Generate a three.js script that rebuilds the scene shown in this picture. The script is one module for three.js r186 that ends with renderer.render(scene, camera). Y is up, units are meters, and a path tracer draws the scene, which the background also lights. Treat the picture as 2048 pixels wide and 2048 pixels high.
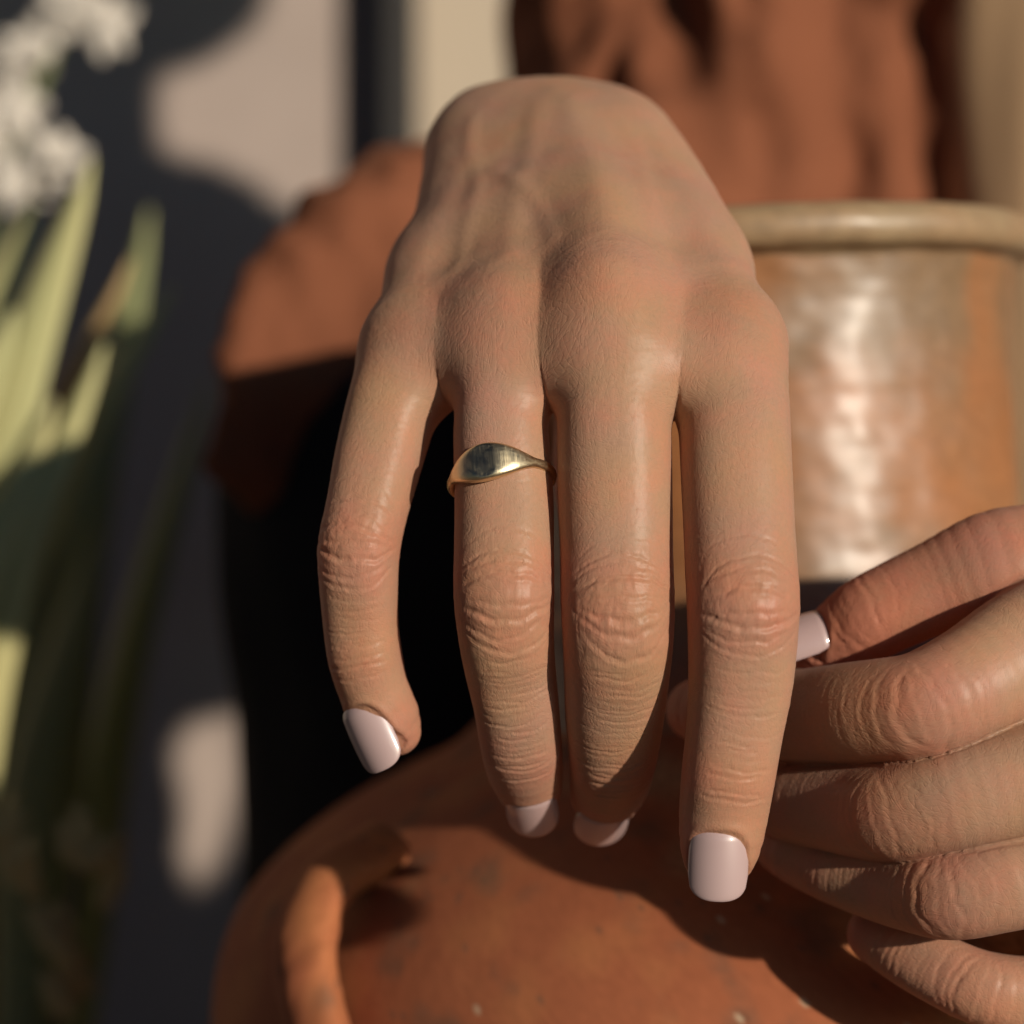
import * as THREE from 'three';
import { Sky } from 'three/addons/objects/Sky.js';
import { mergeGeometries, mergeVertices } from 'three/addons/utils/BufferGeometryUtils.js';
import { ImprovedNoise } from 'three/addons/math/ImprovedNoise.js';

// ---------------------------------------------------------------- camera, sky, sun, exposure
const scene = new THREE.Scene();
const EYE = 400, FRAME = 158, Y0 = 0.345;              // mm from the lens to the focus plane, mm the frame spans there; height of the lens above the floor in metres
const camera = new THREE.PerspectiveCamera(2 * Math.atan(FRAME / 2 / EYE) * 180 / Math.PI, 1, 0.02, 60);
camera.position.set(0, Y0, EYE / 1000);
camera.lookAt(0, Y0, 0);
camera.focus = 0.393;
camera.userData.fStop = 9.6;

const SUN = new THREE.Vector3(0.78, 0.26, 1).normalize();
const sky = new Sky();
sky.scale.setScalar(50);
const su = sky.material.uniforms;
su.sunPosition.value.copy(SUN);
su.turbidity.value = 3; su.rayleigh.value = 0.7; su.mieCoefficient.value = 0.004; su.mieDirectionalG.value = 0.8;
su.cloudCoverage.value = 0;
sky.name = 'sky'; sky.userData = { kind: 'structure' };
scene.add(sky);
scene.environmentIntensity = 0.1;
const sun = new THREE.DirectionalLight(new THREE.Color().setRGB(1, 0.88, 0.72), 5);
sun.position.copy(SUN).multiplyScalar(3).add(new THREE.Vector3(0, Y0, 0));
sun.target.position.set(0, Y0, 0);
sun.castShadow = true; sun.shadow.radius = 2.2; sun.shadow.mapSize.set(4096, 4096);
Object.assign(sun.shadow.camera, { left: -1.6, right: 1.6, top: 1.6, bottom: -1.6, near: 0.1, far: 9 });
sun.name = 'sun';
scene.add(sun, sun.target);

const renderer = new THREE.WebGLRenderer({ antialias: true });
renderer.toneMapping = THREE.LinearToneMapping;
renderer.toneMappingExposure = 0.88;
renderer.shadowMap.enabled = true;

// ---------------------------------------------------------------- helpers
const IN = new ImprovedNoise();
const noise = (x, y, z = 0) => IN.noise(x, y, z);
const fbm = (x, y, z, o = 4) => { let s = 0, a = 0.5; for (let i = 0; i < o; i++) { s += a * noise(x, y, z); x *= 2.03; y *= 2.03; z *= 2.03; a *= 0.5; } return s; };
const clamp = (x, a, b) => Math.min(b, Math.max(a, x));
const smooth = (a, b, x) => { const t = clamp((x - a) / (b - a), 0, 1); return t * t * (3 - 2 * t); };
const lerp = (a, b, t) => a + (b - a) * t;
let seed = 7;
const rnd = () => { seed = (seed * 1664525 + 1013904223) >>> 0; return seed / 4294967296; };
const PX = 2048 / FRAME;                               // photograph pixels per mm in the focus plane
// a measured point: photograph position, and its own depth z in mm behind (-) or before (+) the focus plane
const at = (px, py, z) => { const k = (EYE - z) / EYE / PX; return [(px - 1024) * k, (1024 - py) * k, z]; };
const rad = (r, z) => r / PX * (EYE - z) / EYE;
const V = (px, py, z) => { const p = at(px, py, z); return new THREE.Vector3(p[0] / 1000, p[1] / 1000 + Y0, p[2] / 1000); };

const taken = new Map();
const numbered = (n) => { const k = taken.get(n) ?? 0; taken.set(n, k + 1); return k ? n + '_' + String(k).padStart(3, '0') : n; };
function add(o, name, label, category, group, kind) {
  o.name = numbered(name);
  if (label) o.userData.label = label;
  if (category) o.userData.category = category;
  if (group) o.userData.group = group;
  if (kind) o.userData.kind = kind;
  scene.add(o);
  return o;
}
function part(parent, name, geometry, material) {
  const m = new THREE.Mesh(geometry, material);
  m.name = name; m.castShadow = m.receiveShadow = true;
  parent.add(m);
  return m;
}
function catmull(a, b, c, d, t) { return 0.5 * (2 * b + (c - a) * t + (2 * a - 5 * b + 4 * c - d) * t * t + (3 * b - a - 3 * c + d) * t * t * t); }

// A chain: a smooth centre line with a radius at each station, sampled densely; its distance field is a swept, tapering ball.
function chain(stations, step = 2.6) {
  const c = stations.map(([px, py, z, r]) => [...at(px, py, z), rad(r, z)]);
  const nodes = [], groups = [];
  for (let i = 0; i < c.length - 1; i++) {
    const A = c[Math.max(0, i - 1)], B = c[i], C = c[i + 1], D = c[Math.min(c.length - 1, i + 2)];
    const n = Math.max(2, Math.ceil(Math.hypot(C[0] - B[0], C[1] - B[1], C[2] - B[2]) / step));
    const start = nodes.length ? nodes.length - 1 : 0;
    for (let k = nodes.length ? 1 : 0; k <= n; k++) nodes.push([0, 1, 2, 3].map((j) => catmull(A[j], B[j], C[j], D[j], k / n)));
    groups.push([start, nodes.length - 1]);
  }
  const s = [0];
  for (let i = 1; i < nodes.length; i++) s.push(s[i - 1] + Math.hypot(nodes[i][0] - nodes[i - 1][0], nodes[i][1] - nodes[i - 1][1], nodes[i][2] - nodes[i - 1][2]));
  const stationS = [0, ...groups.map((g) => s[g[1]])];
  const ball = (a, b) => {
    let x = 0, y = 0, z = 0; for (let i = a; i <= b; i++) { x += nodes[i][0]; y += nodes[i][1]; z += nodes[i][2]; }
    const n = b - a + 1; x /= n; y /= n; z /= n; let r = 0;
    for (let i = a; i <= b; i++) r = Math.max(r, Math.hypot(nodes[i][0] - x, nodes[i][1] - y, nodes[i][2] - z) + nodes[i][3]);
    return [x, y, z, r];
  };
  return { nodes: Float64Array.from(nodes.flat()), s, groups, balls: groups.map((g) => ball(...g)), all: ball(0, nodes.length - 1), stationS, length: s[s.length - 1], n: nodes.length };
}
let hitSeg = 0, hitT = 0;
function chainDist(ch, x, y, z, best = 1e9) {
  const N = ch.nodes; let d = best;
  const w = ch.all;
  const wx = x - w[0], wy = y - w[1], wz = z - w[2];
  if (Math.sqrt(wx * wx + wy * wy + wz * wz) - w[3] > d) return d;
  for (let g = 0; g < ch.groups.length; g++) {
    const b = ch.balls[g], dx = x - b[0], dy = y - b[1], dz = z - b[2];
    if (Math.sqrt(dx * dx + dy * dy + dz * dz) - b[3] > d) continue;
    for (let i = ch.groups[g][0]; i < ch.groups[g][1]; i++) {
      const o = i * 4, ax = N[o], ay = N[o + 1], az = N[o + 2], ux = N[o + 4] - ax, uy = N[o + 5] - ay, uz = N[o + 6] - az;
      let t = ((x - ax) * ux + (y - ay) * uy + (z - az) * uz) / (ux * ux + uy * uy + uz * uz);
      t = t < 0 ? 0 : t > 1 ? 1 : t;
      const ex = x - ax - ux * t, ey = y - ay - uy * t, ez = z - az - uz * t;
      const q = Math.sqrt(ex * ex + ey * ey + ez * ez) - (N[o + 3] + (N[o + 7] - N[o + 3]) * t);
      if (q < d) { d = q; hitSeg = i; hitT = t; }
    }
  }
  return d;
}
// Where a point lies along a chain: slide from the nearest segment until the point is square to the smoothed centre line.
const place = { s: 0, seg: 0, t: 0, T: [0, 0, 0], c: [0, 0, 0] };
function placeOn(ch, seg, t, x, y, z) {
  const N = ch.nodes, n = ch.n, q = place;
  if (!ch.tan) {
    ch.tan = new Float64Array(n * 3);
    for (let i = 0; i < n; i++) { const a = Math.max(0, i - 1) * 4, b = Math.min(n - 1, i + 1) * 4, u = [N[b] - N[a], N[b + 1] - N[a + 1], N[b + 2] - N[a + 2]], l = Math.hypot(...u); for (let k = 0; k < 3; k++) ch.tan[i * 3 + k] = u[k] / l; }
  }
  let s = ch.s[seg] + (ch.s[seg + 1] - ch.s[seg]) * t;
  for (let it = 0; it < 5; it++) {
    while (seg > 0 && s < ch.s[seg]) seg--;
    while (seg < n - 2 && s > ch.s[seg + 1]) seg++;
    const L = ch.s[seg + 1] - ch.s[seg]; t = clamp((s - ch.s[seg]) / L, 0, 1);
    let l = 0;
    for (let k = 0; k < 3; k++) { q.c[k] = N[seg * 4 + k] + (N[seg * 4 + 4 + k] - N[seg * 4 + k]) * t; q.T[k] = ch.tan[seg * 3 + k] + (ch.tan[seg * 3 + 3 + k] - ch.tan[seg * 3 + k]) * t; l += q.T[k] * q.T[k]; }
    l = Math.sqrt(l); for (let k = 0; k < 3; k++) q.T[k] /= l;
    const dx = x - q.c[0], dy = y - q.c[1], dz = z - q.c[2], e = dx * q.T[0] + dy * q.T[1] + dz * q.T[2];
    if (it === 4) break;
    const bend = (dx * (ch.tan[seg * 3 + 3] - ch.tan[seg * 3]) + dy * (ch.tan[seg * 3 + 4] - ch.tan[seg * 3 + 1]) + dz * (ch.tan[seg * 3 + 5] - ch.tan[seg * 3 + 2])) / L;
    s = clamp(s + clamp(e / Math.max(0.5, 1 - bend), -2, 2), 0, ch.length);
  }
  q.s = s; q.seg = seg; q.t = t;
  return q;
}
const smin = (a, b, k) => { const h = k - Math.abs(a - b); return h > 0 ? Math.min(a, b) - h * h / (4 * k) : Math.min(a, b); };

// Surface nets over a sparse grid, in mm.
function netMesh(sdf, lo, hi, cell) {
  const n = [0, 1, 2].map((i) => Math.ceil((hi[i] - lo[i]) / cell) + 1), nx = n[0], nxy = n[0] * n[1];
  const F = new Float32Array(n[0] * n[1] * n[2]).fill(9);
  const B = 8, half = B * cell * Math.sqrt(3) / 2 * 1.25;
  for (let bz = 0; bz < n[2]; bz += B) for (let by = 0; by < n[1]; by += B) for (let bx = 0; bx < nx; bx += B) {
    const c = sdf(lo[0] + (bx + 3.5) * cell, lo[1] + (by + 3.5) * cell, lo[2] + (bz + 3.5) * cell);
    const far = Math.abs(c) > half + cell * 2;
    for (let k = bz; k < Math.min(bz + B, n[2]); k++) for (let j = by; j < Math.min(by + B, n[1]); j++) for (let i = bx; i < Math.min(bx + B, nx); i++)
      F[k * nxy + j * nx + i] = far ? c : sdf(lo[0] + i * cell, lo[1] + j * cell, lo[2] + k * cell);
  }
  const id = new Int32Array(F.length).fill(-1), pos = [], idx = [];
  const E = [[0, 1], [2, 3], [4, 5], [6, 7], [0, 2], [1, 3], [4, 6], [5, 7], [0, 4], [1, 5], [2, 6], [3, 7]], off = [0, 1, nx, nx + 1, nxy, nxy + 1, nxy + nx, nxy + nx + 1];
  const v = new Float64Array(8);
  for (let k = 0; k < n[2] - 1; k++) for (let j = 0; j < n[1] - 1; j++) for (let i = 0; i < nx - 1; i++) {
    const o = k * nxy + j * nx + i; let neg = 0;
    for (let c = 0; c < 8; c++) { v[c] = F[o + off[c]]; if (v[c] < 0) neg++; }
    if (neg === 0 || neg === 8) continue;
    let x = 0, y = 0, z = 0, m = 0;
    for (const [a, b] of E) if ((v[a] < 0) !== (v[b] < 0)) {
      const t = v[a] / (v[a] - v[b]);
      x += (a & 1) + ((b & 1) - (a & 1)) * t; y += ((a >> 1) & 1) + (((b >> 1) & 1) - ((a >> 1) & 1)) * t; z += (a >> 2) + ((b >> 2) - (a >> 2)) * t; m++;
    }
    id[o] = pos.length / 3;
    pos.push(lo[0] + (i + x / m) * cell, lo[1] + (j + y / m) * cell, lo[2] + (k + z / m) * cell);
  }
  const quad = (a, b, c, d, flip) => { if (a < 0 || b < 0 || c < 0 || d < 0) return; if (flip) idx.push(a, c, b, a, d, c); else idx.push(a, b, c, a, c, d); };
  for (let k = 1; k < n[2] - 1; k++) for (let j = 1; j < n[1] - 1; j++) for (let i = 1; i < nx - 1; i++) {
    const o = k * nxy + j * nx + i, s = F[o] < 0;
    if (s !== (F[o + 1] < 0)) quad(id[o - nx - nxy], id[o - nxy], id[o], id[o - nx], !s);
    if (s !== (F[o + nx] < 0)) quad(id[o - 1 - nxy], id[o - nxy], id[o], id[o - 1], s);
    if (s !== (F[o + nxy] < 0)) quad(id[o - 1 - nx], id[o - nx], id[o], id[o - 1], !s);
  }
  return { pos: Float32Array.from(pos), idx: Uint32Array.from(idx) };
}
function subdivide({ pos, idx }) {
  const P = Array.from(pos), I = new Uint32Array(idx.length * 4), mid = new Map();
  const nv = pos.length / 3;
  const m = (a, b) => { const key = a < b ? a * nv + b : b * nv + a; let k = mid.get(key); if (k === undefined) { k = P.length / 3; P.push((P[a * 3] + P[b * 3]) / 2, (P[a * 3 + 1] + P[b * 3 + 1]) / 2, (P[a * 3 + 2] + P[b * 3 + 2]) / 2); mid.set(key, k); } return k; };
  for (let t = 0, o = 0; t < idx.length; t += 3) {
    const a = idx[t], b = idx[t + 1], c = idx[t + 2], d = m(a, b), e = m(b, c), f = m(c, a);
    I.set([a, d, f, d, b, e, f, e, c, d, e, f], o); o += 12;
  }
  return { pos: Float32Array.from(P), idx: I };
}
function normalsOf({ pos, idx }) {
  const n = new Float32Array(pos.length);
  for (let t = 0; t < idx.length; t += 3) {
    const a = idx[t] * 3, b = idx[t + 1] * 3, c = idx[t + 2] * 3;
    const ux = pos[b] - pos[a], uy = pos[b + 1] - pos[a + 1], uz = pos[b + 2] - pos[a + 2], vx = pos[c] - pos[a], vy = pos[c + 1] - pos[a + 1], vz = pos[c + 2] - pos[a + 2];
    const x = uy * vz - uz * vy, y = uz * vx - ux * vz, z = ux * vy - uy * vx;
    n[a] += x; n[a + 1] += y; n[a + 2] += z; n[b] += x; n[b + 1] += y; n[b + 2] += z; n[c] += x; n[c + 1] += y; n[c + 2] += z;
  }
  for (let i = 0; i < n.length; i += 3) { const l = Math.sqrt(n[i] * n[i] + n[i + 1] * n[i + 1] + n[i + 2] * n[i + 2]) || 1; n[i] /= l; n[i + 1] /= l; n[i + 2] /= l; }
  return n;
}
function project(sdf, m, times = 1, most = 0.4) {
  for (let t = 0; t < times; t++) {
    const n = normalsOf(m), pos = m.pos;
    for (let i = 0; i < pos.length; i += 3) {
      const d = clamp(sdf(pos[i], pos[i + 1], pos[i + 2]), -most, most);
      pos[i] -= n[i] * d; pos[i + 1] -= n[i + 1] * d; pos[i + 2] -= n[i + 2] * d;
    }
  }
}
function meshGeometry({ pos, idx, color }) {
  const g = new THREE.BufferGeometry(), p = new Float32Array(pos.length);
  for (let i = 0; i < pos.length; i += 3) { p[i] = pos[i] / 1000; p[i + 1] = pos[i + 1] / 1000 + Y0; p[i + 2] = pos[i + 2] / 1000; }
  g.setAttribute('position', new THREE.BufferAttribute(p, 3));
  g.setIndex(new THREE.BufferAttribute(idx, 1));
  if (color) g.setAttribute('color', new THREE.BufferAttribute(color, 3));
  g.computeVertexNormals();
  return g;
}

// ---------------------------------------------------------------- hands
// Fingers: stations [px, py, z, r], the knuckle stations, the side that is the back of the finger, and how wrinkled.
const RIGHT = {
  fingers: [
    { name: 'little', st: [[822, 700, -14, 90], [792, 790, -10, 91], [770, 868, -8, 89], [752, 938, -6, 86], [734, 1017, -4, 81], [719, 1090, -3, 81], [717, 1158, -3, 78], [721, 1246, -5, 74], [730, 1312, -6, 73], [747, 1378, -7, 70], [772, 1430, -8, 66], [793, 1462, -9, 49]], pip: 5, dip: 8, ref: [-0.22, 0, 1] },
    { name: 'ring', st: [[1012, 645, -7, 88], [1003, 760, -3, 88], [1002, 861, -1, 95], [1008, 995, 1, 99], [1008, 1096, 3, 100], [1008, 1190, 4, 101], [1012, 1268, 3, 96], [1020, 1334, 0, 91], [1031, 1400, -3, 86], [1041, 1479, -8, 82], [1050, 1535, -14, 76], [1060, 1572, -22, 63]], pip: 5, dip: 9, ref: [0.02, 0, 1] },
    { name: 'middle', st: [[1214, 600, -3, 98], [1222, 720, 1, 108], [1228, 860, 3, 114], [1230, 1001, 4, 115], [1233, 1101, 5, 113], [1235, 1200, 6, 114], [1236, 1260, 6, 112], [1234, 1332, 3, 107], [1229, 1428, -3, 99], [1226, 1503, -9, 89], [1219, 1560, -18, 80], [1208, 1588, -28, 66]], pip: 5, dip: 9, ref: [0.03, 0, 1] },
    { name: 'index', st: [[1462, 690, -5, 98], [1466, 785, 0, 110], [1472, 925, 5, 111], [1478, 1051, 8, 111], [1483, 1151, 10, 112], [1486, 1215, 11, 112], [1482, 1352, 10, 105], [1470, 1453, 9, 97], [1456, 1553, 8, 93], [1447, 1628, 7.2, 89], [1441, 1685, 7.2, 81], [1435, 1716, 7.2, 66]], pip: 5, dip: 8, ref: [0.06, 0, 1] },
    { name: 'thumb', st: [[1290, 560, -52, 130], [1235, 740, -46, 110], [1205, 880, -38, 96], [1200, 980, -34, 90], [1205, 1060, -32, 76]], pip: 3, dip: 9, ref: [0.3, 0, -1] },
  ],
  palm: [
    [[1462, 690, -6, 96], [1420, 600, -12, 100], [1372, 490, -24, 104], [1310, 380, -37, 104], [1256, 302, -46, 103], [1234, 283, -56, 99]],
    [[1214, 590, -1, 96], [1200, 480, -14, 102], [1170, 380, -30, 106], [1140, 305, -43, 108], [1120, 272, -54, 104]],
    [[1013, 642, -8, 86], [1025, 540, -17, 92], [1035, 440, -30, 98], [1040, 350, -42, 102], [1045, 289, -53, 98]],
    [[820, 700, -15, 88], [856, 600, -21, 90], [905, 480, -32, 88], [935, 370, -43, 92], [944, 305, -51, 93], [962, 273, -59, 88]],
  ],
  deep: [
    [[900, 720, -24, 70], [1100, 700, -18, 90], [1300, 690, -16, 95], [1440, 730, -16, 90]],
    [[1200, 720, -18, 100], [1150, 540, -36, 140], [1110, 390, -55, 150], [1095, 340, -66, 145]],
    [[1000, 740, -22, 80], [1000, 540, -42, 110], [1040, 410, -58, 120]],
  ],
  web: [
    [[872, 752, -9, 50], [990, 725, -5, 54], [1097, 748, 0, 50], [1225, 705, 1, 52], [1344, 748, 2.5, 52], [1440, 722, 2, 52]],
    [[925, 695, -9, 58], [1010, 690, -5, 58], [1101, 685, -3, 60], [1225, 670, 0, 60], [1342, 705, 0, 60]],
    [[860, 670, -14, 60], [920, 640, -14, 60], [1010, 630, -10, 64], [1108, 600, -11, 62], [1220, 600, -6, 66], [1340, 640, -8, 68], [1440, 680, -8, 64]],
    [[880, 550, -27, 78], [980, 500, -26, 80], [1110, 470, -25, 84], [1290, 500, -22, 88], [1390, 550, -22, 80]],
  ],
  lines: [
    { st: [[1214, 560, -4], [1190, 450, -20], [1150, 350, -36], [1125, 290, -48]], h: 0.28, w: 2.5 },
    { st: [[1012, 610, -10], [1030, 500, -24], [1060, 400, -36], [1080, 300, -50]], h: 0.30, w: 2.3 },
    { st: [[1455, 640, -10], [1390, 520, -22], [1310, 400, -38], [1240, 310, -48]], h: 0.25, w: 2.8 },
    { st: [[835, 640, -18], [880, 520, -30], [940, 400, -42]], h: 0.20, w: 2.3 },
    { st: [[905, 640, -14], [930, 560, -20], [955, 480, -30], [940, 390, -42], [960, 310, -50]], h: 0.28, w: 1.7 },
    { st: [[1110, 560, -8], [1075, 500, -20], [1010, 460, -30], [960, 430, -36]], h: 0.25, w: 1.6 },
    { st: [[1330, 600, -8], [1290, 500, -22], [1270, 420, -36], [1200, 330, -46]], h: 0.17, w: 1.7 },
  ],
  nails: [
    { finger: 'index', root: [1437, 1652, 7], axis: [-0.03, -1, -0.06], normal: [-0.05, -0.06, 1], w: 9.0, len: 10.7, wrap: 0.9, arch: 0.25, thick: 0.3 },
    { finger: 'little', root: [738, 1404, -8], axis: [0.45, -0.88, -0.05], normal: [-0.42, -0.16, 0.9], w: 7.9, len: 11.0, wrap: 0.9, arch: 0.25, thick: 0.3, square: 2.8 },
    { finger: 'ring', root: [1060, 1560, -16], axis: [0.08, -0.62, -0.78], normal: [0, -0.78, 0.62], w: 8.4, len: 10.2, wrap: 0.9, arch: 0.25, thick: 0.3 },
    { finger: 'middle', root: [1207, 1588, -22], axis: [-0.06, -0.52, -0.85], normal: [0, -0.85, 0.52], w: 8.8, len: 10.2, wrap: 0.9, arch: 0.25, thick: 0.3 },
  ],
  across: (x, y, z) => x, along: (x, y, z) => -0.62 * y + 0.78 * z, turn: -1,
  lo: [-34, -64, -92], hi: [52, 78, 26],
};
const LEFT = {
  fingers: [
    { name: 'thumb', st: [[2150, 1130, -16, 130], [2060, 1128, -15, 116], [1985, 1136, -14, 110], [1880, 1172, -15, 92], [1800, 1207, -16, 86], [1735, 1240, -17, 82], [1680, 1278, -19, 72], [1644, 1306, -21, 58]], pip: 5, dip: 9, ref: [-0.3, 0.5, 1] },
    { name: 'index', st: [[2230, 1215, -12, 128], [2130, 1262, -6, 126], [2048, 1304, -2, 124], [1950, 1362, 2, 114], [1848, 1408, 3, 107], [1770, 1418, 0, 102], [1700, 1424, -5, 99], [1588, 1432, -15, 91], [1500, 1430, -23, 85], [1430, 1424, -29, 76], [1394, 1420, -32, 62]], pip: 4, dip: 8, ref: [0.02, 0.1, 1] },
    { name: 'middle', st: [[2240, 1500, -3, 118], [2150, 1530, 2, 116], [2048, 1562, 4, 113], [1910, 1596, 4, 104], [1800, 1620, 0, 98], [1735, 1622, -5, 94], [1660, 1615, -11, 86], [1590, 1606, -17, 76], [1545, 1600, -21, 64]], pip: 4, dip: 7, ref: [-0.05, 0, 1] },
    { name: 'ring', st: [[2250, 1702, -2, 108], [2140, 1735, 2, 104], [2020, 1762, 4, 98], [1912, 1784, 2, 94], [1845, 1778, -2, 90], [1760, 1758, -9, 84], [1670, 1730, -15, 76], [1600, 1706, -20, 66], [1565, 1692, -23, 56]], pip: 3, dip: 6, ref: [-0.05, 0, 1] },
    { name: 'little', st: [[2260, 1940, -10, 92], [2150, 1985, -7, 84], [2060, 1994, -6, 80], [1960, 1975, -6, 74], [1880, 1940, -8, 70], [1810, 1902, -12, 66], [1752, 1868, -16, 58]], pip: 3, dip: 5, ref: [-0.05, 0, 1] },
  ],
  palm: [
    [[2230, 1215, -14, 112], [2400, 1240, -22, 130], [2620, 1330, -40, 140], [2760, 1420, -52, 150]],
    [[2240, 1500, -5, 108], [2420, 1470, -12, 130], [2620, 1440, -30, 140], [2760, 1450, -50, 150]],
    [[2250, 1702, -4, 100], [2430, 1640, -10, 120], [2620, 1540, -30, 130], [2760, 1480, -50, 150]],
    [[2260, 1940, -12, 84], [2430, 1820, -18, 105], [2620, 1640, -34, 120], [2760, 1520, -52, 140]],
  ],
  deep: [
    [[2260, 1300, -26, 110], [2270, 1560, -22, 110], [2280, 1760, -22, 100]],
    [[2150, 1130, -26, 118], [2380, 1200, -40, 150], [2600, 1360, -52, 150], [2760, 1460, -56, 150]],
    [[2300, 1600, -30, 130], [2500, 1540, -44, 150], [2760, 1470, -58, 160]],
  ],
  web: [[[2190, 1300, -14, 60], [2190, 1500, -10, 60], [2195, 1700, -10, 55], [2200, 1880, -14, 50]]],
  blend: 1.6, soft: 0.5,
  nails: [{ finger: 'thumb', root: [1662, 1294, -20], axis: [-0.86, -0.42, -0.2], normal: [-0.25, 0.62, 0.75], w: 8.6, len: 10.5, wrap: 0.9, arch: 0.25, thick: 0.3 }],
  across: (x, y, z) => y, along: (x, y, z) => -x, turn: 1,
  lo: [20, -82, -74], hi: [152, 12, 18],
};

const surfacePoint = (H, p, n) => {                                      // walk from inside the finger out to its skin
  const q = p.slice(); for (let k = 0; k < 12; k++) { const d = H.sdf(...q); q[0] -= n[0] * d; q[1] -= n[1] * d; q[2] -= n[2] * d; } return q;
};
function buildHand(H, cell) {
  H.fingers.forEach((f) => { f.ch = chain(f.st); f.sPip = f.ch.stationS[f.pip]; f.sDip = f.ch.stationS[Math.min(f.dip, f.ch.stationS.length - 1)]; });
  const palm = H.palm.map((c) => chain(c)), deep = H.deep.map((c) => chain(c)), web = H.web.map((c) => chain(c));
  const palmDist = (x, y, z) => {
    let d = chainDist(palm[0], x, y, z);
    for (let i = 1; i < palm.length; i++) d = smin(d, chainDist(palm[i], x, y, z, d + 10), 10);
    for (const c of deep) d = smin(d, chainDist(c, x, y, z, d + 5), 5);
    for (const c of web) d = smin(d, chainDist(c, x, y, z, d + 8), 8);
    return d;
  };
  const sdf = (x, y, z) => {
    const p = palmDist(x, y, z); let d = p;
    for (const f of H.fingers) { const e = smin(p, chainDist(f.ch, x, y, z, Math.min(p + 5, d + 5)), 5); d = H.blend ? Math.min(smin(d, e, d === p ? 1e-6 : H.blend), d) : Math.min(d, e); }
    return d;
  };
  H.sdf = sdf;
  H.veins = (H.lines ?? []).map(({ st, h, w }) => { const c = st.map(([px, py, z]) => { const q = surfacePoint(H, at(px, py, z), [0, 0.75, 0.66]), k = (EYE - q[2]) / EYE / PX; return [q[0] / k + 1024, 1024 - q[1] / k, q[2], 0.01]; }); return { ch: chain(c), h, w }; });
  for (const c of H.nails) {
    c.n = new THREE.Vector3(...c.normal).normalize(); c.t = new THREE.Vector3(...c.axis); c.t.addScaledVector(c.n, -c.t.dot(c.n)).normalize(); c.l = new THREE.Vector3().crossVectors(c.n, c.t);
    const q = surfacePoint(H, at(...c.root), [c.n.x, c.n.y, c.n.z]), k = c.raise ?? 0.15, d = c.len * 0.46;
    c.centre = [q[0] + c.n.x * k + c.t.x * d, q[1] + c.n.y * k + c.t.y * d, q[2] + c.n.z * k + c.t.z * d];
  }
  let m = netMesh(sdf, H.lo, H.hi, cell);
  project(sdf, m, 2);
  m = subdivide(m);
  project(sdf, m, 1);
  const normal = normalsOf(m);
  const nv = m.pos.length / 3, color = new Float32Array(nv * 3), uv = new Float32Array(nv * 2), P = m.pos, out = new Float32Array(P.length);
  const K = H.fingers.map((f) => wrinklesOf(f));
  for (let i = 0; i < nv; i++) {
    const x = P[i * 3], y = P[i * 3 + 1], z = P[i * 3 + 2];
    const nxv = normal[i * 3], nyv = normal[i * 3 + 1], nzv = normal[i * 3 + 2];
    // which finger, and where on it
    let best = 1e9, second = 1e9, fi = -1, seg = 0, tt = 0;
    for (let k = 0; k < H.fingers.length; k++) { const d = chainDist(H.fingers[k].ch, x, y, z, best + 3); if (d < best) { second = Math.min(second, best); best = d; fi = k; seg = hitSeg; tt = hitT; } else if (d < second) second = d; }
    const f = H.fingers[fi], ch = f.ch, N = ch.nodes, pl = placeOn(ch, seg, tt, x, y, z);
    seg = pl.seg; tt = pl.t; let s = pl.s; const o = seg * 4, tx = pl.T[0], ty = pl.T[1], tz = pl.T[2];
    const R = f.ref, rt = R[0] * tx + R[1] * ty + R[2] * tz; let dx = R[0] - rt * tx, dy = R[1] - rt * ty, dz = R[2] - rt * tz; const dl = Math.hypot(dx, dy, dz); dx /= dl; dy /= dl; dz /= dl;
    const lx = ty * dz - tz * dy, ly = tz * dx - tx * dz, lz = tx * dy - ty * dx;
    const phi = Math.atan2(nxv * lx + nyv * ly + nzv * lz, nxv * dx + nyv * dy + nzv * dz);
    const r = N[o + 3] + (N[o + 7] - N[o + 3]) * tt;
    const cx = x - N[o] - (N[o + 4] - N[o]) * tt, cy = y - N[o + 1] - (N[o + 5] - N[o + 1]) * tt, cz = z - N[o + 2] - (N[o + 6] - N[o + 2]) * tt;
    if (s < 0.01) s = cx * tx + cy * ty + cz * tz;                 // behind the knuckle: run on along the back of the hand
    const own = smooth(6, 0.5, best);                              // 1 on the finger, 0 on the back of the hand
    const a = lerp(cx * lx + cy * ly + cz * lz, phi * r, own), apart = smooth(0.2, 1.6, second - best + (1 - own) * 3);
    let h = K[fi](s, a, phi) * own * apart * (H.soft ?? 1);
    const dors = Math.max(0, Math.cos(phi)) ** 2 * own, mid = (f.sPip + f.sDip) / 2, base = f.sPip * 0.62;
    h += own * smooth(3, 10, s) * apart * (0.024 * r * (1 - Math.cos(4 * phi))) * smooth(f.sDip + 6, f.sDip, s)                     // flat back, flat sides
      + dors * (0.55 * Math.exp(-(((s - f.sPip) / 4.5) ** 2)) + 0.25 * Math.exp(-(((s - f.sDip) / 3.2) ** 2)) - 0.35 * Math.exp(-(((s - mid) / 5) ** 2)) - 0.3 * Math.exp(-(((s - base) / 8) ** 2)));
    const mcp = N, vb = H.along(x, y, z), uf = a * H.turn + H.across(mcp[0], mcp[1], mcp[2]), vf = s + H.along(mcp[0], mcp[1], mcp[2]), on = own * smooth(0, 16, s);
    uv[i * 2] = lerp(H.across(x, y, z), uf, on) / 14; uv[i * 2 + 1] = lerp(vb, vf, on) / 14;
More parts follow.
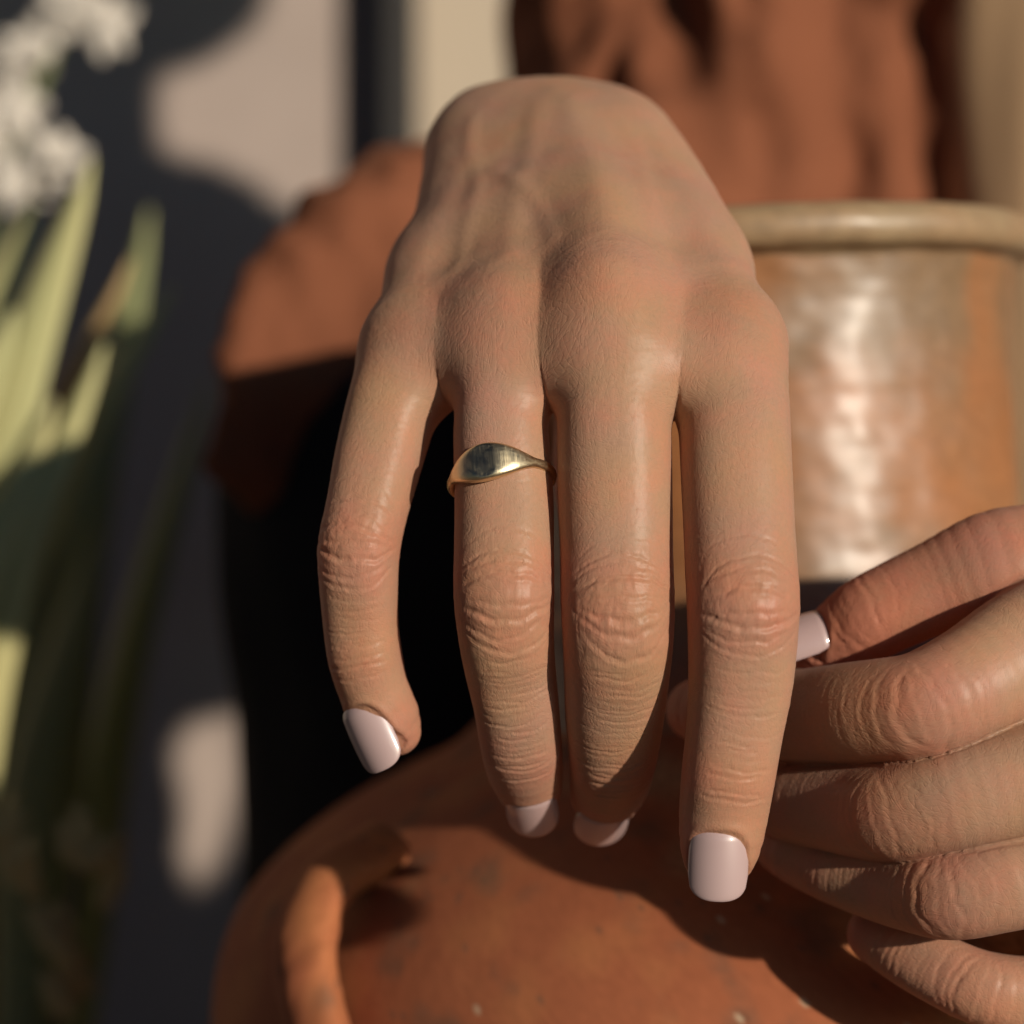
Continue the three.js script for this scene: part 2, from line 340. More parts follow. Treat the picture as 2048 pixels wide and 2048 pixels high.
    for (const c of H.nails) {                                     // the bed sinks under the nail; the skin folds up round its root and sides
      const ex = x - c.centre[0], ey = y - c.centre[1], ez = z - c.centre[2], up = ex * c.n.x + ey * c.n.y + ez * c.n.z;
      if (up < -5 || Math.abs(ex) > 12 || Math.abs(ey) > 12 || Math.abs(ez) > 12) continue;
      const u = Math.abs(ex * c.l.x + ey * c.l.y + ez * c.l.z) / (c.w / 2), v = (ex * c.t.x + ey * c.t.y + ez * c.t.z) / (c.len / 2), av = Math.abs(v), q = Math.pow(u * u * u + av * av * av, 1 / 3);
      const side = smooth(0.75, 0.25, v);
      h = h * smooth(1.0, 1.35, q) + side * 0.2 * Math.exp(-(((q - 1.1) / 0.13) ** 2)) - 0.4 * smooth(1.04, 0.9, q);
    }
    for (const v of H.veins) {                                     // tendons and veins stand up under the skin of the back of the hand
      const d = chainDist(v.ch, x, y, z, 6); if (d < 6) h += v.h * Math.exp(-((Math.max(0, d + v.ch.nodes[3]) / v.w) ** 2)) * smooth(0, 3, placeOn(v.ch, hitSeg, hitT, x, y, z).s) * smooth(v.ch.length, v.ch.length - 6, place.s);
    }
    // fine relief of the back of the hand: crossing furrows at two slants, and the fan of folds behind each knuckle
    const back = 1 - own * smooth(2, 14, s);
    if (back > 0.01) {
      h += back * (0.10 * noise(x * 0.22, y * 0.22, z * 0.22) + 0.02 * noise(x * 0.9, y * 0.9, z * 0.9));
      const dist = Math.sqrt((s + 1) * (s + 1) + a * a * 0.56), fan = smooth(13, 6, dist) * smooth(0.5, 4, dist) * smooth(5, -2, s) * smooth(0, 4, second - best);
      h += fan * -0.045 * (1 - Math.abs(noise(dist * 1.15, Math.atan2(a, s) * 1.2, fi * 5 + 0.5)) * 2.6);
    }
    out[i * 3] = x + nxv * h; out[i * 3 + 1] = y + nyv * h; out[i * 3 + 2] = z + nzv * h;
    // skin colour: pinker over the joints and at the tips, mottled
    const mott = fbm(x * 0.16 + 4, y * 0.16, z * 0.16, 4), fine = noise(x * 1.7, y * 1.7, z * 1.7);
    const joint = own * (Math.exp(-(((s - f.sPip) / 7) ** 2)) + 0.8 * Math.exp(-(((s - f.sDip) / 5) ** 2)) + 1.2 * smooth(f.sDip + 2, ch.length, s)) + 0.6 * Math.exp(-((s / 9) ** 2 + (a / 9) ** 2));
    const pink = clamp(0.2 + 0.52 * joint + 0.8 * mott + 0.25 * fine, 0, 1.3);
    const tan = clamp(0.5 + 1.1 * fbm(x * 0.07, y * 0.07 + 8, z * 0.07, 3), 0, 1), dark = 1 + 0.08 * fine + 0.14 * mott;
    color[i * 3] = dark * lerp(0.500, 0.520, pink) * lerp(0.96, 1.02, tan);
    color[i * 3 + 1] = dark * lerp(0.290, 0.220, pink) * lerp(0.97, 1.03, tan);
    color[i * 3 + 2] = dark * lerp(0.186, 0.140, pink) * lerp(1.06, 0.92, tan);
  }
  const geometry = meshGeometry({ pos: out, idx: m.idx, color });
  geometry.setAttribute('uv', new THREE.BufferAttribute(uv, 2));
  return geometry;
}
// The folds of one finger as a height in mm over (s along the finger, a across its back).
function wrinklesOf(f) {
  const L = f.ch.length, lines = [], id = f.sPip * 3.7;
  const fold = (s, bend, depth, width, reach, mid = 0) => lines.push({ s, bend, depth, width, reach, mid, n: rnd() * 50 });
  const P = f.sPip, D = f.sDip;
  for (const [o, b, d, w] of [[-8.5, 0.055, 0.09, 0.26], [-6.2, 0.05, 0.19, 0.28], [-4.2, 0.035, 0.15, 0.27], [-2.2, 0.02, 0.30, 0.32], [0.4, 0.0, 0.20, 0.27], [2.6, -0.03, 0.36, 0.34], [4.4, -0.04, 0.21, 0.27], [6.0, -0.045, 0.19, 0.26]]) fold(P + o + rnd() - 0.5, b + (rnd() - 0.5) * 0.02, d, w, 7 + rnd() * 2.5, (rnd() - 0.5) * 2);
  for (let s = P + 7.2; s < D - 3; s += 0.85 + rnd() * 0.7) fold(s, -0.02 + (rnd() - 0.5) * 0.02, 0.05 + rnd() * 0.10, 0.19 + rnd() * 0.07, 2.5 + rnd() * 5, (rnd() - 0.5) * 5);
  for (const o of [-2.8, -1.2, 0.3, 1.9]) fold(D + o + (rnd() - 0.5) * 0.8, (rnd() - 0.5) * 0.03, 0.14 + rnd() * 0.10, 0.25, 4 + rnd() * 2.5, (rnd() - 0.5) * 2);
  for (let k = 0; k < 5; k++) fold(P - 10.5 - k * 1.9 - rnd() * 2, 0.05, 0.015 + rnd() * 0.02, 0.25, 2 + rnd() * 2.5, (rnd() - 0.5) * 7);
  return (s, a, phi) => {
    const dorsal = smooth(1.9, 1.1, Math.abs(phi)), tip = smooth(D + 2.5, D + 5.5, s);
    let h = 0;
    for (const l of lines) {
      if (Math.abs(s - l.s) > 6) continue;
      const aa = a - l.mid, w = smooth(l.reach, l.reach * 0.55, Math.abs(aa)); if (w <= 0) continue;
      const e = (s - l.s - l.bend * aa * aa - 0.5 * noise(a * 0.35, l.n, 2) - 0.16 * noise(a * 1.6, l.n, 5)) / l.width;
      if (e * e < 9) h -= w * l.depth * (0.75 + 0.6 * noise(a * 0.6, l.n, 9)) * Math.exp(-e * e) - w * l.depth * 0.25 * Math.exp(-((e - 2) ** 2)) ;
    }
    h *= dorsal;
    const kn = Math.exp(-(((s - P) / 6.5) ** 2)) * dorsal;           // puckered skin over the joint: short cross folds and pads
    h += kn * (0.10 * noise(a * 0.42, s * 0.5, id) - 0.04 * (1 - Math.abs(noise(a * 0.8, s * 0.35, id + 3)) * 3));
    const mid = smooth(P + 2, P + 8, s) * (1 - smooth(D - 6, D - 1, s));
    const micro = -0.014 * (1 - Math.abs(noise(a * 1.5, s * 0.6, id + 8)) * 2.5) * (1 - 0.7 * mid) - 0.014 * (1 - Math.abs(noise(a * 0.6, s * 1.5, id + 12)) * 2.5);
    return h + micro * (1 - 0.75 * tip);
  };
}

// A fingernail: a curved plate, narrower and sunk at its root, rounded at its free edge.
function nailGeometry(c) {
  const NU = 28, NV = 34, pos = [], idx = [], { t, n, l } = c;
  const O = new THREE.Vector3(...c.centre);
  const layers = [0, -c.thick];
  for (const lay of layers) for (let j = 0; j <= NV; j++) for (let i = 0; i <= NU; i++) {
    const u = i / NU * 2 - 1, v = j / NV * 2 - 1;                      // v: -1 root, 1 free edge
    const endRound = v > 0 ? Math.pow(Math.max(0, 1 - Math.pow(Math.abs(u), c.square ?? 2.6)), 1 / 2.6) : Math.pow(Math.max(0, 1 - Math.pow(Math.abs(u), 2.6)), 1 / 3.4);
    const vv = v * (v > 0 ? lerp(0.3, 1, endRound) : lerp(0.45, 1, endRound));
    const w = c.w / 2 * (1 - 0.08 * Math.max(0, -vv) ** 2 - 0.05 * Math.max(0, vv) ** 3), phi = u * c.wrap, R = w / Math.sin(c.wrap);
    const edge = 1 - Math.pow(Math.max(Math.abs(u), Math.abs(v)), 14);
    const lift = R * (Math.cos(phi) - 1) + (-c.arch * vv * vv) - (vv < -0.75 ? (-(vv + 0.75)) * 1.2 : 0) + lay * (lay ? 1 : 1) + (lay === 0 ? 0.12 * (edge - 1) : 0);
    const q = O.clone().addScaledVector(l, R * Math.sin(phi)).addScaledVector(t, vv * c.len / 2).addScaledVector(n, lift);
    pos.push(q.x, q.y, q.z);
  }
  const W = NU + 1, S = W * (NV + 1);
  for (let j = 0; j < NV; j++) for (let i = 0; i < NU; i++) { const a = j * W + i; idx.push(a, a + 1, a + W, a + 1, a + W + 1, a + W, S + a, S + a + W, S + a + 1, S + a + 1, S + a + W, S + a + W + 1); }
  const rim = []; for (let i = 0; i < NU; i++) rim.push(i); for (let j = 0; j < NV; j++) rim.push(NU + j * W); for (let i = NU; i > 0; i--) rim.push(NV * W + i); for (let j = NV; j > 0; j--) rim.push(j * W);
  rim.forEach((a, k) => { const b = rim[(k + 1) % rim.length]; idx.push(a, S + a, b, b, S + a, S + b); });
  return meshGeometry({ pos: Float32Array.from(pos), idx: Uint32Array.from(idx) });
}
const SK = 1024, skinHeight = new Uint8Array(SK * SK * 4);
{ // fine furrows that cross at three slants, uneven in depth, over 14 mm
  const sets = [[0.35, 40, 150, 3], [1.75, 36, 130, 11], [1.05, 54, 170, 23]].map(([a, w, l, n]) => [Math.cos(a) / l, Math.sin(a) / l, -Math.sin(a) / w, Math.cos(a) / w, n]);
  for (let y = 0; y < SK; y++) for (let x = 0; x < SK; x++) {
    let h = 200 + 26 * noise(x * 0.02, y * 0.02, 9) + 22 * noise(x * 0.11, y * 0.11, 5);
    for (const [a, b, c, d, n] of sets) { const v = noise(x * a + y * b, x * c + y * d, n) / 0.11, k = 0.6 + 0.8 * noise(x * 0.012, y * 0.012, n + 40); h -= 105 * k * Math.exp(-v * v); }
    const o = (y * SK + x) * 4; skinHeight[o] = skinHeight[o + 1] = skinHeight[o + 2] = clamp(h, 0, 255); skinHeight[o + 3] = 255;
  }
}
const skinTexture = new THREE.DataTexture(skinHeight, SK, SK); skinTexture.magFilter = THREE.LinearFilter; skinTexture.wrapS = skinTexture.wrapT = THREE.MirroredRepeatWrapping; skinTexture.needsUpdate = true;
// light enters skin and leaves it again, reddened: the flesh lets some through; the oily surface shines over it
const skin = new THREE.MeshPhysicalMaterial({ vertexColors: true, roughness: 1, specularIntensity: 0.2, clearcoat: 0.36, clearcoatRoughness: 0.4, transmission: 0.28, thickness: 0, bumpMap: skinTexture, bumpScale: 0.000065 });
const polish = new THREE.MeshPhysicalMaterial({ color: new THREE.Color().setRGB(0.43, 0.302, 0.295), roughness: 0.4, clearcoat: 0.7, clearcoatRoughness: 0.09 });

const person = new THREE.Group();
add(person, 'person', 'person in a rust blouse and black trousers, both hands resting over the clay jar', 'person');
const rightHand = buildHand(RIGHT, 0.58), leftHand = buildHand(LEFT, 0.8);
console.log('hands', rightHand.index.count / 3, leftHand.index.count / 3);
const bodyParts = [rightHand, leftHand];

for (const H of [RIGHT, LEFT]) for (const c of H.nails) part(person, 'fingernail', nailGeometry(c), polish);

// ---------------------------------------------------------------- signet ring on the ring finger
{
  const O = new THREE.Vector3(...at(1004, 962, 0.8)), f = new THREE.Vector3(-0.10, 0.36, 0.93).normalize();
  const side = new THREE.Vector3(1, 0.13, 0.06); side.addScaledVector(f, -side.dot(f)).normalize();
  const ax = new THREE.Vector3().crossVectors(f, side);                       // along the finger, upwards
  const NT = 260, NP = 40, pos = [], idx = [], R = 7.36, th0 = -0.20;
  for (let i = 0; i < NT; i++) {
    const th = i / NT * 2 * Math.PI, w = Math.atan2(Math.sin(th - th0), Math.cos(th - th0));
    const q = clamp(w / 1.02, -1, 1), g = Math.pow(Math.cos(q * Math.PI / 2), 1.55);
    const hw = 0.78 + 2.2 * g, T = 1.15 + 1.05 * g;
    for (let k = 0; k < NP; k++) {
      const a = k / NP * 2 * Math.PI, n = 2.2 + 1.6 * g, c = Math.cos(a), s = Math.sin(a);
      const u = Math.sign(c) * Math.pow(Math.abs(c), 2 / n) * hw, v = Math.sign(s) * Math.pow(Math.abs(s), 2 / n) * T / 2 + T / 2;
      let rr = R + v;
      const flat = (R + 2.0 - 0.012 * u * u) / Math.max(0.35, Math.cos(w));
      if (rr > flat - 0.25 && Math.abs(w) < 1) rr = -smin(-rr, -rr, 0.01) > flat ? flat : rr;
      const p = O.clone().addScaledVector(f, Math.cos(th) * rr).addScaledVector(side, Math.sin(th) * rr).addScaledVector(ax, u);
      pos.push(p.x, p.y, p.z);
    }
  }
  for (let i = 0; i < NT; i++) for (let k = 0; k < NP; k++) { const a = i * NP + k, b = i * NP + (k + 1) % NP, c = ((i + 1) % NT) * NP + k, d = ((i + 1) % NT) * NP + (k + 1) % NP; idx.push(a, b, c, b, d, c); }
  const S = 256, rough = new Uint8Array(S * S * 4);
  for (let y = 0; y < S; y++) for (let x = 0; x < S; x++) { const v = 84 + 40 * fbm(x * 0.05, y * 0.05, 1, 4) + 50 * Math.max(0, noise(x * 0.35, y * 0.02, 4)); const o = (y * S + x) * 4; rough[o] = rough[o + 1] = rough[o + 2] = clamp(v, 20, 150); rough[o + 3] = 255; }
  const tex = new THREE.DataTexture(rough, S, S); tex.magFilter = THREE.LinearFilter; tex.wrapS = tex.wrapT = THREE.RepeatWrapping; tex.needsUpdate = true;
  const g = meshGeometry({ pos: Float32Array.from(pos), idx: Uint32Array.from(idx) });
  const uv = new Float32Array(pos.length / 3 * 2);
  for (let i = 0; i < NT; i++) for (let k = 0; k < NP; k++) { uv[(i * NP + k) * 2] = i / NT * 4; uv[(i * NP + k) * 2 + 1] = Math.abs(k / NP - 0.5) * 2; }
  g.setAttribute('uv', new THREE.BufferAttribute(uv, 2));
  const gold = new THREE.MeshPhysicalMaterial({ color: new THREE.Color().setRGB(0.78, 0.65, 0.42), metalness: 1, roughness: 1, roughnessMap: tex });
  const ring = new THREE.Mesh(g, gold); ring.castShadow = ring.receiveShadow = true;
  add(ring, 'signet_ring', 'gold signet ring with a pointed oval face on the ring finger', 'ring');
}

// ---------------------------------------------------------------- clay jar: rim, glazed neck, broad shoulder, strap handle
const jar = new THREE.Group();
add(jar, 'clay_jar', 'broad terracotta jar with glossy neck and rolled rim under the two hands', 'jar');
jar.position.set(0.052, Y0 - 0.004, -0.138);
jar.rotation.z = 0.04;
// a surface of revolution about y, finely divided, with relief and colours of its own; lengths in mm
function turned(profile, around, paint, relief, from = 0, to = Math.PI * 2, step = 1.2) {
  const pts = [];
  const curve = new THREE.CatmullRomCurve3(profile.map(([r, y]) => new THREE.Vector3(r, y, 0)), false, 'centripetal');
  const n = Math.ceil(curve.getLength() / step), P = curve.getSpacedPoints(n);
  const pos = [], col = [], idx = [], uv = [];
  for (let j = 0; j <= n; j++) for (let i = 0; i <= around; i++) {
    const th = from + (to - from) * i / around, q = P[j], e = P[Math.min(n, j + 1)].clone().sub(P[Math.max(0, j - 1)]).normalize();
    const cth = Math.cos(th), sth = Math.sin(th), x0 = q.x * sth, z0 = q.x * cth, h = relief ? relief(x0, q.y, z0, th) : 0;
    const r = q.x - e.y * -h * -1 * -1, y = q.y - e.x * h;
    pos.push((q.x + (-e.y) * h) * sth / 1000, (q.y + e.x * h) / 1000, (q.x + (-e.y) * h) * cth / 1000);
    const c = paint(x0, q.y, z0, th); col.push(c[0], c[1], c[2]); uv.push(th * q.x / 1000, q.y / 1000);
  }
  for (let j = 0; j < n; j++) for (let i = 0; i < around; i++) { const a = j * (around + 1) + i, b = a + 1, c = a + around + 1, d = c + 1; idx.push(a, c, b, b, c, d); }
  const g = new THREE.BufferGeometry();
  g.setAttribute('position', new THREE.Float32BufferAttribute(pos, 3)); g.setAttribute('color', new THREE.Float32BufferAttribute(col, 3)); g.setAttribute('uv', new THREE.Float32BufferAttribute(uv, 2));
  g.setIndex(idx); g.computeVertexNormals();
  return g;
}
const mix3 = (a, b, t) => [lerp(a[0], b[0], t), lerp(a[1], b[1], t), lerp(a[2], b[2], t)];
const CLAY = [0.32, 0.10, 0.045], OCHRE = [0.33, 0.20, 0.105], OLIVE = [0.29, 0.18, 0.09], ORANGE = [0.47, 0.19, 0.07], SOOT = [0.12, 0.075, 0.05];
const ochreAt = (x, y, z) => smooth(-0.02, 0.16, fbm(x * 0.016 + 2.3, y * 0.02, z * 0.016 + 0.7, 4) + 0.0050 * (x + 14) + 0.03);
const bodyPaint = (x, y, z) => {
  let c = mix3(CLAY, OCHRE, ochreAt(x, y, z));
  c = mix3(c, ORANGE, clamp(1.6 * fbm(x * 0.04 + 9, y * 0.04, z * 0.04, 3), 0, 0.5));
  c = mix3(c, SOOT, clamp(2.2 * fbm(x * 0.09, y * 0.09, z * 0.09 + 5, 4) - 0.2, 0, 0.55));
  if (noise(x * 0.9 + 40, y * 0.9, z * 0.9) > 0.7) c = mix3(c, [0.55, 0.42, 0.28], 0.7);
  if (noise(x * 1.1, y * 1.1 + 30, z * 1.1) > 0.6) c = mix3(c, SOOT, 0.6);
  const k = 1 + 0.35 * noise(x * 0.8, y * 0.8, z * 0.8) * (0.4 + ochreAt(x, y, z));
  return [c[0] * k, c[1] * k, c[2] * k];
};
const bodyRelief = (x, y, z) => { const o = ochreAt(x, y, z); return 0.25 * fbm(x * 0.06, y * 0.06, z * 0.06, 3) + (0.10 + 0.7 * o) * Math.max(-0.1, fbm(x * 0.5, y * 0.5, z * 0.5, 3)) + 0.5 * smooth(0.68, 0.8, noise(x * 0.9 + 40, y * 0.9, z * 0.9)); };
const neckPaint = (x, y, z) => {
  let c = mix3(ORANGE, OLIVE, clamp(smooth(20, 44, y + 26 * fbm(x * 0.05, y * 0.05, z * 0.05, 3)) * 0.9, 0, 1));
  c = mix3(c, OCHRE, clamp(0.5 + 1.6 * fbm(x * 0.045 + 3, y * 0.05, z * 0.045, 4), 0, 0.9));
  c = mix3(c, [0.52, 0.20, 0.065], clamp(2.4 * fbm(x * 0.035, y * 0.022 + 6, z * 0.035, 3), 0, 0.9));
  const k = 0.62 + 0.13 * noise(x * 0.35, y * 1.1, z * 0.35);
  return [c[0] * k, c[1] * k, c[2] * k];
};
const rimPaint = (x, y, z) => { const c = mix3(OCHRE, [0.34, 0.235, 0.13], clamp(0.6 + 1.5 * fbm(x * 0.07, y * 0.1, z * 0.07, 3), 0, 1)), k = 0.85 + 0.2 * noise(x * 0.4, y * 0.4, z * 0.4); return c.map((v) => v * k); };
const clay = new THREE.MeshPhysicalMaterial({ vertexColors: true, roughness: 0.82, specularIntensity: 0.4 });
const glaze = new THREE.MeshPhysicalMaterial({ vertexColors: true, roughness: 0.5, clearcoat: 0.42, clearcoatRoughness: 0.34 });
const rimClay = new THREE.MeshPhysicalMaterial({ vertexColors: true, roughness: 0.55, clearcoat: 0.3, clearcoatRoughness: 0.3 });
part(jar, 'rim', turned([[52.6, 51.5], [55, 53], [58, 53.6], [59.6, 55.6], [59.6, 58.4], [57.8, 60.8], [54.4, 61.6], [50.6, 60.4], [48.8, 56], [47.8, 40], [47, 10], [47, -14]], 190, rimPaint, (x, y, z) => 0.5 * fbm(x * 0.08, y * 0.08, z * 0.08, 2)), rimClay);
part(jar, 'neck', turned([[60, -36.5], [57, -31], [55, -22], [53.6, -6], [52.8, 12], [52.4, 30], [52.6, 44], [53.6, 52.8]], 280, neckPaint, (x, y, z, th) => 0.10 * noise(y * 0.35, th * 0.9, 2) + 0.05 * noise(y * 1.1, th * 1.6, 6) + 1.5 * fbm(x * 0.05, y * 0.05, z * 0.05, 3)), glaze);
part(jar, 'body', turned([[0, -337], [50, -337], [64, -335], [72, -327], [84, -290], [101, -230], [114, -170], [118, -130], [118, -98], [114, -78], [105, -65], [92.5, -55], [78, -47], [66, -41.5], [59.4, -36]], 600, bodyPaint, bodyRelief), clay);
{ // strap handle rising from the shoulder at the left
  const c = [[-78, -55, 58], [-88, -60, 68], [-92, -72, 76], [-87, -90, 87], [-81, -115, 92], [-76, -140, 92], [-74, -160, 84]].map((p) => new THREE.Vector3(...p));
  const cv = new THREE.CatmullRomCurve3(c), n = 70, m = 28, pos = [], col = [], idx = [], out = new THREE.Vector3(-0.86, 0, 0.5).normalize();
  for (let j = 0; j <= n; j++) {
    const p = cv.getPoint(j / n), t = cv.getTangent(j / n), s = new THREE.Vector3(0.5, 0, 0.86); s.addScaledVector(t, -s.dot(t)).normalize(); const o = new THREE.Vector3().crossVectors(s, t);
    for (let i = 0; i < m; i++) {
      const a = i / m * 2 * Math.PI, w = 10.5 + 1.2 * Math.cos(a * 2), q = p.clone().addScaledVector(s, Math.cos(a) * 7.5).addScaledVector(o, Math.sin(a) * (5.2 - 1.1 * Math.cos(a) ** 2));
      const h = 1 + 0.22 * fbm(q.x * 0.12, q.y * 0.12, q.z * 0.12, 4); q.sub(p).multiplyScalar(h).add(p);
      pos.push(q.x / 1000, q.y / 1000, q.z / 1000); col.push(...bodyPaint(q.x + 60, q.y, q.z));
    }
  }
  for (let j = 0; j < n; j++) for (let i = 0; i < m; i++) { const a = j * m + i, b = j * m + (i + 1) % m; idx.push(a, b, a + m, b, b + m, a + m); }
  const g = new THREE.BufferGeometry(); g.setAttribute('position', new THREE.Float32BufferAttribute(pos, 3)); g.setAttribute('color', new THREE.Float32BufferAttribute(col, 3)); g.setIndex(idx); g.computeVertexNormals();
  part(jar, 'handle', g, clay);
}

// ---------------------------------------------------------------- the rest of the person: arms, trunk, neck, dress
function chainMM(stations, step = 8) { return chain(stations.map(([x, y, z, r]) => { const k = (EYE - z) / EYE / PX; return [x / k + 1024, 1024 - y / k, z, r / k]; }), step); }
function blob(chains, k, lo, hi, cell, relief, paint) {
  const sdf = (x, y, z) => { let d = chainDist(chains[0], x, y, z); for (let i = 1; i < chains.length; i++) d = smin(d, chainDist(chains[i], x, y, z, d + k), k); return d; };
  const m = netMesh(sdf, lo, hi, cell); project(sdf, m, 2, cell * 0.6);
  const n = normalsOf(m), color = new Float32Array(m.pos.length);
  for (let i = 0; i < m.pos.length; i += 3) {
    const x = m.pos[i], y = m.pos[i + 1], z = m.pos[i + 2], h = relief ? relief(x, y, z) : 0, c = paint(x, y, z);
    m.pos[i] += n[i] * h; m.pos[i + 1] += n[i + 1] * h; m.pos[i + 2] += n[i + 2] * h; color.set(c, i);
  }
  return meshGeometry({ ...m, color });
}
const skinPaint = (x, y, z) => { const m = fbm(x * 0.05, y * 0.05, z * 0.05, 3); return [0.47 + 0.1 * m, 0.255 + 0.05 * m, 0.165]; };
{
  const arms = [
    chainMM([[9, 54, -58, 18], [12, 36, -96, 21], [30, 6, -190, 32], [52, -40, -270, 38]]),
    chainMM([[52, -40, -270, 38], [48, 60, -340, 40], [46, 170, -380, 42], [48, 230, -390, 42]]),
    chainMM([[140, -34, -52, 21], [178, -40, -90, 24], [245, -60, -190, 32], [300, -70, -290, 36]]),
    chainMM([[300, -70, -290, 36], [300, 20, -330, 38], [280, 120, -370, 40], [255, 178, -390, 40]]),
    chainMM([[66, -200, -410, 84], [62, -40, -410, 66], [88, 60, -405, 78], [118, 115, -405, 90], [115, 178, -400, 70]]),
    chainMM([[48, 230, -395, 38], [95, 232, -400, 42], [140, 220, -400, 40], [190, 202, -398, 38], [255, 178, -395, 38]]),
    chainMM([[105, 228, -400, 44], [106, 300, -392, 44], [108, 355, -385, 58], [110, 405, -376, 72], [110, 448, -382, 70]]),
    chainMM([[110, 398, -308, 8], [110, 380, -298, 9]], 3),
  ];
  const g = blob(arms, 18, [-40, -330, -540], [380, 540, -40], 5, null, skinPaint);
  const q = g.attributes.position, uv = new Float32Array(q.count * 2); for (let i = 0; i < q.count; i++) { uv[i * 2] = q.getX(i) / 0.014; uv[i * 2 + 1] = q.getY(i) / 0.014; }
  g.setAttribute('uv', new THREE.BufferAttribute(uv, 2));
  bodyParts.push(g);
}
part(person, 'body', mergeGeometries(bodyParts), skin);
{
  const crease = (x, y, at, lean, w) => { const e = (x - at - lean * (y - 90) - 5 * noise(y * 0.012, at, 2)) / w; return Math.exp(-e * e); };
  const fold = (x, y, z) => (z > -330 ? -6 * crease(x, y, 60, -0.22, 7) - 9 * crease(x, y, 88, -0.05, 6.5) - 5 * crease(x, y, 112, 0.03, 6) - 4 * crease(x, y, 34, -0.3, 7) : 0) + 3 * noise(x * 0.13 + y * 0.05, y * 0.05, z * 0.12) + 5 * noise(x * 0.06 + y * 0.03, y * 0.03 - x * 0.02, z * 0.06) -4 * smooth(0.25, 0, Math.abs(noise(x * 0.022 + 5, y * 0.006, z * 0.02))) + smooth(-40, 60, x) * 11 * noise(x * 0.024 + 0.012 * y, y * 0.004, z * 0.01) + smooth(-60, 40, x) * 7 * noise(x * 0.05 + 3, y * 0.007, z * 0.02) + 1.2 * noise(x * 0.15, y * 0.05, z * 0.15);
  const cloth = [
    chainMM([[62, -140, -400, 90], [60, -20, -400, 78], [84, 56, -400, 92], [116, 112, -400, 106], [115, 178, -398, 82]]),
    chainMM([[48, 70, -345, 50], [48, 170, -380, 50], [50, 230, -390, 48]]),
    chainMM([[50, 232, -395, 44], [95, 236, -400, 46], [140, 224, -400, 44], [190, 206, -398, 43], [255, 182, -395, 44]]),
    chainMM([[300, 30, -335, 48], [280, 125, -372, 48], [255, 180, -390, 46]]),
    chainMM([[70, -20, -345, 62], [30, 52, -310, 44], [-18, 76, -270, 22], [-46, 64, -252, 15], [-64, 38, -242, 11], [-70, 12, -240, 7]]),
    chainMM([[20, 70, -300, 34], [-12, 66, -262, 17], [-30, 48, -244, 9], [-38, 32, -238, 6]]),
    chainMM([[10, 60, -290, 30], [-30, 30, -262, 14], [-56, 10, -250, 7]]),
  ];
  const rust = (x, y, z) => { const k = 1 + 0.16 * fbm(x * 0.03, y * 0.03, z * 0.03, 3) + 0.05 * noise(x * 0.5, y * 0.5, z * 0.5); return [0.195 * k, 0.07 * k, 0.036 * k]; };
  const linen = new THREE.MeshPhysicalMaterial({ vertexColors: true, roughness: 0.95, specularIntensity: 0.2, sheen: 0.3, sheenRoughness: 0.7, sheenColor: new THREE.Color().setRGB(0.6, 0.3, 0.18) });
  part(person, 'blouse', blob(cloth, 24, [-110, -270, -540], [400, 440, -190], 4, fold, rust), linen);
  const legs = [
    chainMM([[80, -200, -410, 100], [40, -80, -350, 88], [4, 2, -290, 72]]),
    chainMM([[4, 2, -290, 72], [0, -130, -300, 72], [-2, -338, -316, 66]]),
    chainMM([[110, -215, -410, 100], [270, -205, -370, 90], [360, -140, -300, 74]]),
    chainMM([[360, -130, -300, 78], [370, -220, -300, 74], [372, -338, -310, 66]]),
  ];
  const black = (x, y, z) => { const k = 1 + 0.2 * fbm(x * 0.04, y * 0.04, z * 0.04, 3); return [0.017 * k, 0.016 * k, 0.0165 * k]; };
  part(person, 'trousers', blob(legs, 30, [-100, -345, -540], [460, 100, -200], 5, (x, y, z) => 4 * noise(x * 0.02, y * 0.012, z * 0.02) + 2 * noise(x * 0.05, y * 0.03, z * 0.05), black), new THREE.MeshPhysicalMaterial({ vertexColors: true, roughness: 0.9, specularIntensity: 0.3 }));
  const tan = (x, y, z) => { const k = 1 + 0.14 * fbm(x * 0.03, y * 0.03, z * 0.03, 3); return [0.42 * k, 0.27 * k, 0.155 * k]; };
  part(person, 'scarf', blob([chainMM([[150, -40, -318, 28], [148, 60, -312, 30], [146, 160, -314, 30], [150, 240, -340, 26]])], 5, [100, -80, -380], [200, 290, -270], 4, (x, y, z) => 3 * noise(x * 0.06, y * 0.01, z * 0.05), tan), linen);
  part(person, 'hair', blob([chainMM([[110, 462, -400, 78], [110, 412, -420, 74], [112, 350, -440, 54]])], 5, [0, 270, -540], [220, 570, -300], 6, (x, y, z) => 5 * noise(x * 0.06, y * 0.015, z * 0.06), (x, y, z) => { const k = 1 + 0.4 * noise(x * 0.3, y * 0.02, z * 0.3); return [0.05 * k, 0.028 * k, 0.015 * k]; }), linen);
}

